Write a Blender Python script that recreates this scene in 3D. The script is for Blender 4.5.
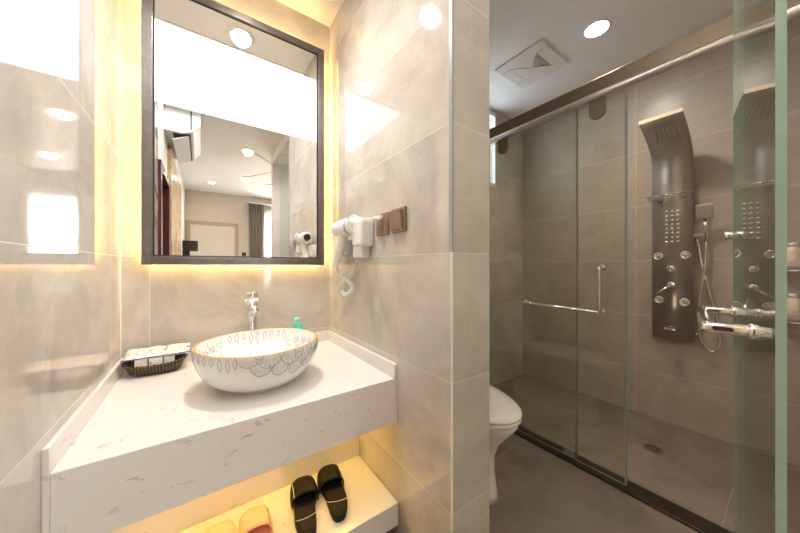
import bpy, bmesh, math, random
from mathutils import Vector, Matrix
PI = math.pi
random.seed(7)
for o in list(bpy.data.objects):
    bpy.data.objects.remove(o)
SC = bpy.context.scene
COL = SC.collection

# ------------------------------------------------------------------ camera, world, exposure
cd = bpy.data.cameras.new('camera'); cam = bpy.data.objects.new('camera', cd); COL.objects.link(cam)
cam.location = (0, 0, 1.08)
cam.rotation_euler = (PI/2, 0, -math.radians(35.15))
cd.sensor_width = 36; cd.lens = 36*282.5/800; cd.shift_y = -0.5/800
cd.clip_start = 0.02
SC.camera = cam
SC.view_settings.view_transform = 'Standard'; SC.view_settings.look = 'None'
SC.view_settings.gamma = 1; SC.view_settings.use_curve_mapping = False
SC.view_settings.exposure = 1.97
W = bpy.data.worlds.new('world'); SC.world = W; W.use_nodes = True
W.node_tree.nodes['Background'].inputs[0].default_value = (0.80, 0.90, 1.0, 1)
W.node_tree.nodes['Background'].inputs[1].default_value = 1.0
VANITY_SPOT = 14.5; SHOWER_SPOT = 9.8; MIRROR_LED = 17.0; SHELF_LED = 7; DAYLIGHT = 95; FILL_PANEL = 1.1; LAMP_DISC = 12; LAMP_SPOT = 7
dl = bpy.data.lights.new('daylight', 'AREA'); dl.shape = 'RECTANGLE'; dl.size = 1.5; dl.size_y = 1.7
dl.energy = DAYLIGHT; dl.color = (1, 0.97, 0.93)
dlo = bpy.data.objects.new('daylight', dl); COL.objects.link(dlo)
dlo.location = (1.85, -4.35, 1.35); dlo.rotation_euler = (PI/2, 0, 0)   # faces +Y, into the bedroom window

# ------------------------------------------------------------------ materials
class NT:
    def __init__(s, name):
        s.m = bpy.data.materials.new(name); s.m.use_nodes = True
        s.t = s.m.node_tree; s.t.nodes.clear()
        s.out = s.t.nodes.new('ShaderNodeOutputMaterial')
    def n(s, typ, **kw):
        nd = s.t.nodes.new(typ)
        for k, v in kw.items(): setattr(nd, k, v)
        return nd
    def l(s, a, b): s.t.links.new(a, b)
    def put(s, sock, v):
        if hasattr(v, 'is_output') or hasattr(v, 'links'): s.l(v, sock)
        else: sock.default_value = v
    def math(s, op, a, b=0.0, c=None):
        nd = s.n('ShaderNodeMath', operation=op)
        s.put(nd.inputs[0], a); s.put(nd.inputs[1], b)
        if c is not None: s.put(nd.inputs[2], c)
        return nd.outputs[0]
    def mixc(s, f, a, b):
        nd = s.n('ShaderNodeMix', data_type='RGBA')
        s.put(nd.inputs['Factor'], f); s.put(nd.inputs['A'] if False else nd.inputs[6], a); s.put(nd.inputs[7], b)
        return nd.outputs[2]
    def ramp(s, f, stops):
        nd = s.n('ShaderNodeValToRGB'); cr = nd.color_ramp
        while len(cr.elements) < len(stops): cr.elements.new(0.5)
        for e, (p, c) in zip(cr.elements, stops):
            e.position = p; e.color = (*c, 1) if len(c) == 3 else c
        s.l(f, nd.inputs[0]); return nd.outputs[0]
    def noise(s, vec, scale, detail=4, rough=0.5, dist=0.0):
        nd = s.n('ShaderNodeTexNoise'); nd.inputs['Scale'].default_value = scale
        nd.inputs['Detail'].default_value = detail; nd.inputs['Roughness'].default_value = rough
        nd.inputs['Distortion'].default_value = dist
        if vec is not None: s.l(vec, nd.inputs['Vector'])
        return nd.outputs[0]
    def bsdf(s, col, rough, metal=0.0, **kw):
        b = s.n('ShaderNodeBsdfPrincipled')
        s.put(b.inputs['Base Color'], col if hasattr(col, 'links') else (*col, 1)); s.put(b.inputs['Roughness'], rough)
        b.inputs['Metallic'].default_value = metal
        for k, v in kw.items(): s.put(b.inputs[k], v)
        return b
    def done(s, shader):
        s.l(shader, s.out.inputs[0]); return s.m

def plain(name, col, rough=0.5, metal=0.0, var=0.06, scale=40, **kw):
    t = NT(name); tc = t.n('ShaderNodeTexCoord')
    n = t.noise(tc.outputs['Object'], scale, 3)
    lo = tuple(max(0, c*(1-var)) for c in col); hi = tuple(min(1, c*(1+var)) for c in col)
    c = t.ramp(n, [(0.3, lo), (0.7, hi)])
    return t.done(t.bsdf(c, rough, metal, **kw).outputs[0])

def emit(name, col, st):
    t = NT(name); e = t.n('ShaderNodeEmission'); e.inputs[0].default_value = (*col, 1); e.inputs[1].default_value = st
    return t.done(e.outputs[0])

def tile(name, lo, hi, grout, rough=0.08, offx=-0.18, wx=0.842, offy=1.45, wy=0.842, offz=0.324, hz=0.398, gw=0.0009, vs=0.10):
    """polished marble-look tile in a stacked grid with pale grout, laid in world metres on any axis-aligned face"""
    t = NT(name); g = t.n('ShaderNodeNewGeometry')
    p = t.n('ShaderNodeSeparateXYZ'); t.l(g.outputs['Position'], p.inputs[0])
    q = t.n('ShaderNodeSeparateXYZ'); t.l(g.outputs['True Normal'], q.inputs[0])
    ax = t.math('ABSOLUTE', q.outputs[0]); ay = t.math('ABSOLUTE', q.outputs[1]); az = t.math('ABSOLUTE', q.outputs[2])
    def line(co, off, w):
        f = t.math('FRACT', t.math('DIVIDE', t.math('SUBTRACT', co, off), w))
        d = t.math('MULTIPLY', t.math('MINIMUM', f, t.math('SUBTRACT', 1.0, f)), w)
        return t.math('LESS_THAN', d, gw)
    def cell(co, off, w): return t.math('FLOOR', t.math('DIVIDE', t.math('SUBTRACT', co, off), w))
    lx = t.math('MULTIPLY', line(p.outputs[0], offx, wx), t.math('LESS_THAN', ax, 0.5))
    ly = t.math('MULTIPLY', line(p.outputs[1], offy, wy), t.math('LESS_THAN', ay, 0.5))
    lz = t.math('MULTIPLY', line(p.outputs[2], offz, hz), t.math('LESS_THAN', az, 0.5))
    m = t.math('MAXIMUM', lx, t.math('MAXIMUM', ly, lz))
    # a different part of the marble in each tile
    cv = t.n('ShaderNodeCombineXYZ')
    t.l(t.math('MULTIPLY', cell(p.outputs[0], offx, wx), 3.7), cv.inputs[0]); t.l(t.math('MULTIPLY', cell(p.outputs[1], offy, wy), 5.3), cv.inputs[1])
    t.l(t.math('MULTIPLY', cell(p.outputs[2], offz, hz), 2.9), cv.inputs[2])
    va = t.n('ShaderNodeVectorMath', operation='ADD'); t.l(g.outputs['Position'], va.inputs[0]); t.l(cv.outputs[0], va.inputs[1])
    n1 = t.noise(va.outputs[0], 2.6, 8, 0.6, 1.2)
    base = t.ramp(n1, [(0.34, lo), (0.5, tuple((a+b)/2 for a, b in zip(lo, hi))), (0.66, hi)])
    n2 = t.noise(va.outputs[0], 1.9, 6, 0.55, 2.0)
    vein = t.math('SUBTRACT', 1.0, t.math('MINIMUM', 1.0, t.math('MULTIPLY', t.math('ABSOLUTE', t.math('SUBTRACT', n2, 0.5)), 55.0)))
    base = t.mixc(t.math('MULTIPLY', vein, vs), base, (*[min(1, c*1.25) for c in hi], 1))
    base = t.mixc(m, base, (*grout, 1))
    r = t.math('ADD', rough, t.math('MULTIPLY', m, 0.5))
    return t.done(t.bsdf(base, r).outputs[0])

LO, HI = (0.46, 0.42, 0.375), (0.64, 0.60, 0.55)
M = {}
M['tile'] = tile('tile_polished', LO, HI, (0.76, 0.72, 0.66), rough=0.045, vs=0.14, wx=1.0)
M['tile_shower'] = tile('tile_shower', (0.41, 0.355, 0.30), (0.50, 0.44, 0.38), (0.68, 0.62, 0.55), rough=0.30, offy=0.705, wy=0.9, gw=0.0016, vs=0.22)
M['tile_floor'] = tile('tile_floor', (0.185, 0.155, 0.13), (0.25, 0.215, 0.185), (0.25, 0.215, 0.185), rough=0.2, gw=0.0016, vs=0.2, offx=1.0, offy=0.19, wx=0.8, wy=0.8)
M['paint'] = plain('ceiling_paint', (0.90, 0.895, 0.885), 0.7, var=0.015, scale=6)
M['wallpaper'] = plain('bedroom_wall_paint', (0.66, 0.58, 0.49), 0.7, var=0.03, scale=8)
M['white_wall'] = plain('white_wall_paint', (0.80, 0.79, 0.77), 0.6, var=0.015)
M['red_wood'] = plain('dark_red_wood', (0.10, 0.018, 0.015), 0.3, var=0.3, scale=12)
M['wood_floor'] = plain('bedroom_floor_wood', (0.30, 0.22, 0.15), 0.4, var=0.2, scale=9)
t = NT('yellow_marble'); g = t.n('ShaderNodeNewGeometry')
n = t.noise(g.outputs['Position'], 5, 8, 0.65, 1.5)
M['stone'] = t.done(t.bsdf(t.ramp(n, [(0.3, (0.45, 0.24, 0.09)), (0.5, (0.66, 0.47, 0.27)), (0.7, (0.80, 0.68, 0.48))]), 0.2).outputs[0])
t = NT('white_quartz'); g = t.n('ShaderNodeNewGeometry')
mp = t.n('ShaderNodeMapping'); mp.inputs['Scale'].default_value = (26, 26, 60); mp.inputs['Rotation'].default_value = (0.4, 0.55, 0.3); t.l(g.outputs['Position'], mp.inputs[0])
n = t.noise(mp.outputs[0], 1.0, 3, 0.55, 0.8)
n2 = t.noise(g.outputs['Position'], 7, 2)
fl = t.math('MULTIPLY', t.ramp(n, [(0.635, (0, 0, 0)), (0.71, (1, 1, 1))]), t.ramp(n2, [(0.42, (0, 0, 0)), (0.62, (1, 1, 1))]))
M['quartz'] = t.done(t.bsdf(t.mixc(t.math('MULTIPLY', fl, 0.55), (0.77, 0.74, 0.71, 1), (0.34, 0.33, 0.33, 1)), 0.16).outputs[0])
M['mirror'] = plain('mirror_silver', (0.93, 0.94, 0.94), 0.0, 1.0, var=0.0)
M['frame'] = plain('dark_bronze_frame', (0.22, 0.20, 0.195), 0.3, 1.0, var=0.1)
M['frame_black'] = plain('black_inner_lip', (0.02, 0.017, 0.015), 0.4)
M['led'] = emit('warm_led', (1.0, 0.62, 0.19), MIRROR_LED)
M['fill_glow'] = emit('fill_panel_glow', (1.0, 0.97, 0.92), FILL_PANEL)  # glow of the added ceiling fill, no real lamp
M['led2'] = emit('amber_led', (1.0, 0.62, 0.14), SHELF_LED)
M['lampwhite'] = emit('downlight_glow', (1.0, 0.93, 0.80), 40)
M['disc'] = emit('pendant_disc_glow', (1.0, 0.86, 0.66), LAMP_DISC)
M['chrome'] = plain('chrome', (0.80, 0.79, 0.77), 0.07, 1.0, var=0.02)
M['steel'] = plain('brushed_steel', (0.56, 0.515, 0.475), 0.38, 0.65, var=0.03)
M['rail_steel'] = plain('satin_steel_tube', (0.74, 0.72, 0.71), 0.4, 1.0, var=0.03)
M['jet'] = plain('satin_chrome_nozzle', (0.85, 0.82, 0.78), 0.22, 0.6)
M['bronze'] = plain('bronze_metal', (0.26, 0.20, 0.14), 0.45, 0.85, var=0.05)
M['sill'] = plain('dark_sill', (0.035, 0.026, 0.02), 0.3, 0.3)
M['gold'] = plain('gold_rim', (0.83, 0.50, 0.14), 0.28, 0.6, var=0.08)
M['ceramic'] = plain('white_ceramic', (0.84, 0.83, 0.81), 0.06, var=0.01)
M['line'] = plain('grey_line_decor', (0.26, 0.26, 0.27), 0.3)
M['plastic'] = plain('white_plastic', (0.84, 0.83, 0.81), 0.28, var=0.01)
M['greyplastic'] = plain('grey_plastic', (0.35, 0.36, 0.38), 0.35)
M['blackplastic'] = plain('black_plastic', (0.012, 0.012, 0.012), 0.3)
M['brown_plate'] = plain('brown_anodised_plate', (0.30, 0.20, 0.135), 0.32, 0.45, var=0.1, scale=60)
M['rubber'] = plain('black_rubber', (0.011, 0.009, 0.008), 0.6, **{'Specular IOR Level': 0.2})
M['whiteline'] = plain('white_stripe', (0.85, 0.82, 0.78), 0.5)
M['coral'] = plain('coral_foam', (0.86, 0.36, 0.25), 0.5, var=0.04)
M['peach'] = plain('peach_strap', (0.90, 0.52, 0.36), 0.45, var=0.04)
M['teal'] = plain('teal_plastic', (0.02, 0.58, 0.46), 0.2, var=0.03)
M['teal_pale'] = plain('pale_teal_pump', (0.36, 0.78, 0.66), 0.3)
M['curtain'] = plain('taupe_curtain', (0.30, 0.255, 0.21), 0.85, var=0.1)
M['door_white'] = plain('cream_door_panel', (0.68, 0.61, 0.53), 0.45, var=0.02)
M['door_trim'] = plain('tan_door_trim', (0.42, 0.34, 0.26), 0.5)
M['ac'] = plain('aircon_white', (0.88, 0.88, 0.87), 0.3, var=0.01)
M['blue'] = plain('blue_zip', (0.10, 0.11, 0.50), 0.4)
M['paper'] = plain('paper_box', (0.82, 0.76, 0.66), 0.6, var=0.1, scale=50)
M['cream'] = plain('cream_bottle', (0.80, 0.70, 0.56), 0.3, var=0.04)
M['floor_drain'] = plain('drain_metal', (0.25, 0.22, 0.19), 0.35, 0.9)
M['caulk'] = plain('white_caulk', (0.82, 0.80, 0.76), 0.5, var=0.02)
M['ceilgrille'] = plain('vent_white', (0.80, 0.76, 0.70), 0.5, var=0.02)
M['darkvoid'] = plain('vent_shade', (0.03, 0.025, 0.02), 0.8)
# wicker: woven dark brown with golden strands
t = NT('dark_wicker'); tc = t.n('ShaderNodeTexCoord')
w1 = t.n('ShaderNodeTexWave', wave_type='BANDS', bands_direction='Z'); w1.inputs['Scale'].default_value = 55; w1.inputs['Distortion'].default_value = 3; t.l(tc.outputs['Object'], w1.inputs[0])
w2 = t.n('ShaderNodeTexWave', wave_type='BANDS', bands_direction='X'); w2.inputs['Scale'].default_value = 30; w2.inputs['Distortion'].default_value = 2; t.l(tc.outputs['Object'], w2.inputs[0])
mm = t.math('MULTIPLY', w1.outputs[1], w2.outputs[1])
M['wicker'] = t.done(t.bsdf(t.ramp(mm, [(0.1, (0.020, 0.012, 0.007)), (0.5, (0.09, 0.055, 0.025)), (0.85, (0.30, 0.20, 0.07))]), 0.4).outputs[0])
# zip bag print: pale with coloured flecks
t = NT('printed_packet'); tc = t.n('ShaderNodeTexCoord')
n = t.noise(tc.outputs['Object'], 45, 2)
M['packet'] = t.done(t.bsdf(t.ramp(n, [(0.36, (0.72, 0.30, 0.22)), (0.42, (0.86, 0.82, 0.78)), (0.60, (0.86, 0.82, 0.78)), (0.64, (0.80, 0.62, 0.20)), (0.70, (0.45, 0.45, 0.62))]), 0.25).outputs[0])
def glass(name, tint, ior=1.5):
    t = NT(name); fr = t.n('ShaderNodeFresnel'); ge = t.n('ShaderNodeNewGeometry'); t.l(t.math('ADD', ior, t.math('MULTIPLY', ge.outputs['Backfacing'], 1/ior-ior)), fr.inputs[0])   # same reflection on both faces of a pane
    tr = t.n('ShaderNodeBsdfTransparent'); tr.inputs[0].default_value = (*tint, 1)
    gl = t.n('ShaderNodeBsdfGlossy'); gl.inputs['Roughness'].default_value = 0.0
    mx = t.n('ShaderNodeMixShader'); t.l(fr.outputs[0], mx.inputs[0]); t.l(tr.outputs[0], mx.inputs[1]); t.l(gl.outputs[0], mx.inputs[2])
    return t.done(mx.outputs[0])
M['glass'] = glass('shower_glass', (0.955, 0.965, 0.945))
M['glass_door'] = glass('door_glass', (0.925, 0.965, 0.935))
M['glass_clear'] = glass('window_glass', (0.97, 0.98, 0.98))
M['glass_edge'] = plain('green_glass_edge', (0.38, 0.55, 0.48), 0.25, var=0.05)
M['glass_edge_dim'] = plain('grey_green_glass_edge', (0.30, 0.33, 0.31), 0.25, var=0.05)
t = NT('sheer_curtain'); tr = t.n('ShaderNodeBsdfTransparent'); tl = t.n('ShaderNodeBsdfTranslucent'); tl.inputs[0].default_value = (0.9, 0.9, 0.9, 1)
df = t.n('ShaderNodeBsdfDiffuse'); df.inputs[0].default_value = (0.88, 0.88, 0.87, 1)
a = t.n('ShaderNodeMixShader'); a.inputs[0].default_value = 0.4; t.l(tl.outputs[0], a.inputs[1]); t.l(df.outputs[0], a.inputs[2])
b = t.n('ShaderNodeMixShader'); b.inputs[0].default_value = 0.8; t.l(tr.outputs[0], b.inputs[1]); t.l(a.outputs[0], b.inputs[2])
M['sheer'] = t.done(b.outputs[0])

# ------------------------------------------------------------------ mesh builder
class B:
    def __init__(s): s.bm = bmesh.new(); s.mi = 0; s.smooth = False
    def _mark(s, faces):
        for f in faces:
            f.material_index = s.mi; f.smooth = s.smooth
    def box(s, x0, x1, y0, y1, z0, z1, bev=0.0, seg=2):
        v = [s.bm.verts.new((x, y, z)) for x in (x0, x1) for y in (y0, y1) for z in (z0, z1)]
        fs = [s.bm.faces.new([v[i] for i in q]) for q in ((0,1,3,2),(4,6,7,5),(0,4,5,1),(2,3,7,6),(0,2,6,4),(1,5,7,3))]
        s._mark(fs)
        if bev > 0:
            es = list({e for f in fs for e in f.edges})
            r = bmesh.ops.bevel(s.bm, geom=es, offset=bev, segments=seg, profile=0.5, affect='EDGES', clamp_overlap=True)
            s._mark(r['faces'])
        return s
    def grid(s, rows, closed=True, cap0=False, cap1=False):
        """rows: list of equal-length rings of points"""
        R = [[s.bm.verts.new(p) for p in row] for row in rows]
        n = len(R[0]); fs = []
        for a, b in zip(R[:-1], R[1:]):
            for i in range(n if closed else n-1):
                j = (i+1) % n
                fs.append(s.bm.faces.new((a[i], a[j], b[j], b[i])))
        if cap0: fs.append(s.bm.faces.new(list(reversed(R[0]))))
        if cap1: fs.append(s.bm.faces.new(R[-1]))
        s._mark(fs); return s
    def frame(s, d):
        d = Vector(d).normalized(); u = d.cross(Vector((0, 0, 1)))
        if u.length < 1e-3: u = Vector((1, 0, 0))
        u.normalize(); return d, u, d.cross(u).normalized()
    def cyl(s, p0, p1, r0, r1=None, seg=20, bev=0.0):
        r1 = r0 if r1 is None else r1
        p0, p1 = Vector(p0), Vector(p1); d, u, w = s.frame(p1-p0)
        prof = [(p0, r0), (p1, r1)]
        if bev: prof = [(p0, r0-bev), (p0+d*bev, r0), (p1-d*bev, r1), (p1, r1-bev)]
        rows = [[c+u*(r*math.cos(2*PI*i/seg))+w*(r*math.sin(2*PI*i/seg)) for i in range(seg)] for c, r in prof]
        sm = s.smooth; s.smooth = True; s.grid(rows, True); s.smooth = False
        n = seg
        bm = s.bm; bm.verts.ensure_lookup_table(); N = len(bm.verts); k = len(rows)*n
        f0 = bm.faces.new([bm.verts[N-k+i] for i in reversed(range(n))]); f1 = bm.faces.new([bm.verts[N-n+i] for i in range(n)])
        s._mark([f0, f1]); s.smooth = sm; return s
    def lathe(s, prof, c=(0, 0, 0), axis=(0, 0, 1), seg=32, sx=1, sy=1, cap=True):
        d, u, w = s.frame(axis); c = Vector(c)
        rows = [[c+d*h+u*(r*sx*math.cos(2*PI*i/seg))+w*(r*sy*math.sin(2*PI*i/seg)) for i in range(seg)] for r, h in prof]
        sm = s.smooth; s.smooth = True; s.grid(rows, True, cap, cap); s.smooth = sm; return s
    def tube(s, pts, r, seg=10, closed=False, r_end=None):
        pts = [Vector(p) for p in pts]; rows = []; n = len(pts); up = None
        for i, p in enumerate(pts):
            if closed: d = pts[(i+1) % n]-pts[i-1]
            else: d = pts[min(i+1, n-1)]-pts[max(i-1, 0)]
            d.normalize()
            if up is None:
                _, u, w = s.frame(d)
            else:
                u = up-d*up.dot(d); u.normalize(); w = d.cross(u)
            up = u
            rr = r if r_end is None else r+(r_end-r)*i/(n-1)
            rows.append([p+u*(rr*math.cos(2*PI*k/seg))+w*(rr*math.sin(2*PI*k/seg)) for k in range(seg)])
        sm = s.smooth; s.smooth = True
        if closed: s.grid(rows+[rows[0]], True)
        else: s.grid(rows, True, True, True)
        s.smooth = sm; return s
    def ball(s, c, rx, ry=None, rz=None, seg=20, ring=12):
        ry = ry or rx; rz = rz or rx; c = Vector(c)
        rows = []
        for j in range(1, ring):
            a = PI*j/ring
            rows.append([c+Vector((rx*math.sin(a)*math.cos(2*PI*i/seg), ry*math.sin(a)*math.sin(2*PI*i/seg), -rz*math.cos(a))) for i in range(seg)])
        sm = s.smooth; s.smooth = True; s.grid(rows, True, True, True); s.smooth = sm; return s
    def prism(s, poly, h0, h1, put):
        """poly of 2D points extruded; put(a, b, h) -> 3D point"""
        s.grid([[put(a, b, h) for a, b in poly] for h in (h0, h1)], True, True, True); return s
    def rot(s, ang, pivot, axis='Z'):
        bmesh.ops.rotate(s.bm, verts=s.bm.verts, cent=pivot, matrix=Matrix.Rotation(ang, 3, axis)); return s
ORG = {}
def obj(name, b, mats, parent=None, sub=0):
    bm = b.bm
    bmesh.ops.remove_doubles(bm, verts=bm.verts, dist=1e-6)
    bmesh.ops.recalc_face_normals(bm, faces=bm.faces)
    org = Vector((0, 0, 0))
    if parent is not None: org = ORG[parent.name]
    for v in bm.verts: v.co -= org
    me = bpy.data.meshes.new(name); bm.to_mesh(me); bm.free()
    for m in (mats if isinstance(mats, (list, tuple)) else [mats]): me.materials.append(M[m])
    o = bpy.data.objects.new(name, me); COL.objects.link(o)
    if parent is not None: o.parent = parent
    ORG[o.name] = org
    if sub:
        md = o.modifiers.new('subdivision', 'SUBSURF'); md.levels = sub; md.render_levels = sub
    return o
def tag(o, label, cat, group=None):
    o['label'] = label; o['category'] = cat
    if group: o['group'] = group
    return o
def thing(name, label, cat, loc, group=None):
    o = bpy.data.objects.new(name, None); o.empty_display_size = 0.05; COL.objects.link(o); o.location = loc
    ORG[o.name] = Vector(loc); return tag(o, label, cat, group)
def struct(name, b, mats):
    o = obj(name, b, mats); o['kind'] = 'structure'; return o
def copy_tree(o, parent=None):
    c = o.copy(); COL.objects.link(c)
    if parent is not None: c.parent = parent
    for ch in list(o.children): copy_tree(ch, c)
    return c
def bez(p0, p1, p2, p3, n=12):
    p0, p1, p2, p3 = map(Vector, (p0, p1, p2, p3))
    return [p0*(1-t)**3+p1*3*t*(1-t)**2+p2*3*t*t*(1-t)+p3*t**3 for t in (i/n for i in range(n+1))]

# ------------------------------------------------------------------ the room
XL, XP, XQ, YP, YB, XW, ZC, ZB = -0.27, 0.622, 0.80, 0.609, 1.605, 2.635, 2.49, 2.62
YE, YBED = -0.33, -3.95
struct('floor', B().box(-0.5, 2.9, -1.1, 1.75, -0.06, 0), 'tile_floor')
struct('floor_bedroom', B().box(-0.5, 2.9, YBED-0.1, -1.1, -0.06, 0), 'wood_floor')
# bathroom ceiling with round openings left for the recessed lamps is flat plaster
cl = B(); yy0 = -0.02; y1 = YB+0.1
for hx, hy in ((0.20, 1.19),):
    cl.box(XL-0.1, hx-0.05, yy0, y1, ZC, ZC+0.12); cl.box(hx+0.05, XQ, yy0, y1, ZC, ZC+0.12)
    cl.box(hx-0.05, hx+0.05, yy0, hy-0.05, ZC, ZC+0.12); cl.box(hx-0.05, hx+0.05, hy+0.05, y1, ZC, ZC+0.12); yy0 = y1
cl.box(XQ, XW+0.1, -1.0, YB+0.1, ZC, ZC+0.12)
struct('ceiling', cl, 'paint')
struct('ceiling_bedroom', B().box(-0.5, 2.9, YBED-0.1, -0.02, ZB, ZB+0.1), 'paint')
struct('wall_left', B().box(XL-0.12, XL, 0.32, YB, 0, ZC), 'tile')
# back wall behind mirror, toilet and shower, with an opening for window_1
wb = B(); WX0, WX1, WZ0, WZ1 = 1.62, 2.196, 1.80, 2.47
wb.box(XL-0.12, WX0, YB, YB+0.12, 0, ZC); wb.box(WX1, XW+0.1, YB, YB+0.12, 0, ZC)
wb.box(WX0, WX1, YB, YB+0.12, 0, WZ0); wb.box(WX0, WX1, YB, YB+0.12, WZ1, ZC)
struct('wall_back', wb, 'tile')
struct('wall_partition', B().box(XP, XQ, YP, YB, 0, ZC), 'tile')
struct('wall_shower', B().box(XW, XW+0.1, YE-0.1, YB, 0, ZC), 'tile_shower')
struct('wall_shower_end', B().box(1.70, XW, YE-0.1, YE, 0, ZC), 'tile_shower')
struct('wall_front', B().box(XQ, XW+0.1, -1.10, -1.0, 0, ZB), 'white_wall')
struct('wall_side', B().box(XW, XW+0.1, -1.0, YE-0.1, 0, ZC), 'white_wall')
struct('wall_bedroom_left', B().box(XL-0.12, XL, YBED, -0.42, 0, ZB).box(XL-0.12, XL, -0.42, 0.32, 1.90, ZC).box(XL-0.12, XL, -0.42, -0.02, ZC, ZB), 'white_wall')
bwx0, bwx1, bwz0, bwz1 = 1.05, 2.55, 0.55, 2.25
bb = B(); bb.box(-0.5, bwx0, YBED-0.12, YBED, 0, ZB); bb.box(bwx1, 2.9, YBED-0.12, YBED, 0, ZB)
bb.box(bwx0, bwx1, YBED-0.12, YBED, 0, bwz0); bb.box(bwx0, bwx1, YBED-0.12, YBED, bwz1, ZB)
struct('wall_bedroom_back', bb, 'wallpaper')
struct('wall_bedroom_right', B().box(2.72, 2.85, YBED, -1.1, 0, ZB), 'wallpaper')
# dark corner strip on the partition edge, white joint below it
struct('trim_1', B().box(XP-0.002, XP+0.006, YP-0.002, YP+0.012, 1.122, ZC), 'greyplastic')
struct('trim_2', B().box(XP-0.0015, XP+0.003, YP-0.0015, YP+0.004, 0.0, 1.122), 'caulk')
struct('trim_3', B().box(XL, XL+0.003, YB-0.003, YB, 0.70, 1.14), 'caulk')
struct('trim_4', B().box(XL, XL+0.03, -2.2, -0.43, 0, 2.24), 'stone')
d = struct('door_1', B().box(XL-0.08, XL-0.03, -0.36, 0.26, 0, 1.84), 'red_wood')
obj('door_frame', B().box(XL-0.12, XL+0.02, 0.26, 0.32, 0, 1.90).box(XL-0.12, XL+0.02, -0.42, -0.36, 0, 1.90).box(XL-0.12, XL+0.02, -0.36, 0.26, 1.84, 1.90), 'red_wood', d)
w = struct('window_1', B().box(WX0, WX1, YB+0.003, YB+0.008, WZ0, WZ1), 'glass_clear')
f = B()
for a in (WX0, WX1-0.004): f.box(a, a+0.004, YB+0.001, YB+0.03, WZ0, WZ1)
for a in (WZ0, WZ1-0.03): f.box(WX0, WX1, YB+0.001, YB+0.03, a, a+0.03)
obj('window_frame', f, 'plastic', w)
w = struct('window_2', B().box(bwx0, bwx1, YBED-0.06, YBED-0.054, bwz0, bwz1), 'glass_clear')
f = B()
for a in (bwx0, 1.53, 2.02, bwx1-0.05): f.box(a, a+0.05, YBED-0.08, YBED-0.03, bwz0, bwz1)
for a in (bwz0, 1.45, bwz1-0.05): f.box(bwx0, bwx1, YBED-0.08, YBED-0.03, a, a+0.05)
obj('window_frame', f, 'plastic', w)
d = struct('door_2', B().box(-0.18, 0.60, YBED, YBED+0.03, 0, 1.93), 'door_white')
f = B(); f.box(-0.25, -0.18, YBED, YBED+0.045, 0, 2.0); f.box(0.60, 0.67, YBED, YBED+0.045, 0, 2.0); f.box(-0.18, 0.60, YBED, YBED+0.045, 1.93, 2.0)
obj('door_frame', f, 'door_trim', d)
obj('door_handle', B().cyl((0.52, YBED+0.03, 1.0), (0.52, YBED+0.07, 1.0), 0.01).cyl((0.52, YBED+0.07, 1.0), (0.40, YBED+0.07, 1.0), 0.009), 'chrome', d)

# ------------------------------------------------------------------ mirror, back-lit
MY = 1.571
m = thing('mirror', 'large back-lit rectangular mirror in a dark bronze frame above the basin', 'mirror', (0.187, YB, 1.085))
fr = B(); x0, x1, z0, z1, fw = -0.203, 0.577, 1.085, 2.315, 0.036
fr.box(x0, x0+fw, MY, MY+0.014, z0, z1, 0.002); fr.box(x1-fw, x1, MY, MY+0.014, z0, z1, 0.002)
fr.box(x0+fw, x1-fw, MY, MY+0.014, z0, z0+fw, 0.002); fr.box(x0+fw, x1-fw, MY, MY+0.014, z1-fw, z1, 0.002)
obj('frame', fr, 'frame', m)
lp = B(); a0, a1, b0, b1, lw = x0+fw, x1-fw, z0+fw, z1-fw, 0.006
lp.box(a0, a0+lw, MY+0.004, MY+0.012, b0, b1); lp.box(a1-lw, a1, MY+0.004, MY+0.012, b0, b1)
lp.box(a0+lw, a1-lw, MY+0.004, MY+0.012, b0, b0+lw); lp.box(a0+lw, a1-lw, MY+0.004, MY+0.012, b1-lw, b1)
obj('inner_lip', lp, 'frame_black', m)
obj('mirror_glass', B().box(a0, a1, MY+0.007, MY+0.012, b0, b1), 'mirror', m)
obj('backing_box', B().box(x0+0.05, x1-0.05, MY+0.016, YB, z0+0.05, z1-0.05).box(x0+0.01, x1-0.01, MY+0.012, MY+0.016, z0+0.01, z1-0.01), 'frame_black', m)
ls = B(); q = 0.020
ls.box(x0+q, x0+0.03, MY+0.016, MY+0.026, z0+q, z1-q); ls.box(x1-0.03, x1-q, MY+0.016, MY+0.026, z0+q, z1-q)
ls.box(x0+0.03, x1-0.03, MY+0.016, MY+0.026, z0+q, z0+0.03); ls.box(x0+0.03, x1-0.03, MY+0.016, MY+0.026, z1-0.03, z1-q)
obj('led_strip', ls, 'led', m)

# ------------------------------------------------------------------ vanity counter and shelf
CZ, CB, CF, UP = 0.645, 0.473, 0.905, 0.70
c = thing('vanity_counter', 'white quartz vanity counter with deep apron spanning between the two tiled walls', 'counter', (0.176, CF, CB))
obj('countertop', B().box(XL+0.011, XP-0.012, CF, YB, CB, CZ, 0.0015, 1), 'quartz', c)
struct('trim_6', B().box(XL, XL+0.011, CF-0.002, YB, CB, UP, 0.001, 1), 'quartz')
struct('trim_7', B().box(XP-0.012, XP, CF-0.002, YB, CB, UP, 0.001, 1), 'quartz')
struct('trim_8', B().box(XL+0.011, XP-0.012, YB-0.012, YB, CZ, UP, 0.001, 1), 'quartz')
obj('led_strip', B().box(XL+0.03, XP-0.03, 1.165, 1.185, CB-0.008, CB), 'led2', c)
SZ, SB = 0.173, 0.086
s = thing('slipper_shelf', 'lower white quartz shelf under the vanity counter, holding the slippers', 'shelf', (0.176, 0.89, SB))
obj('shelf_board', B().box(XL, XP-0.002, 0.89, 1.222, SB, SZ, 0.0015, 1), 'quartz', s)
struct('wall_under_counter', B().box(XL, XP-0.001, 1.222, 1.24, 0, CB), 'quartz')

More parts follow.
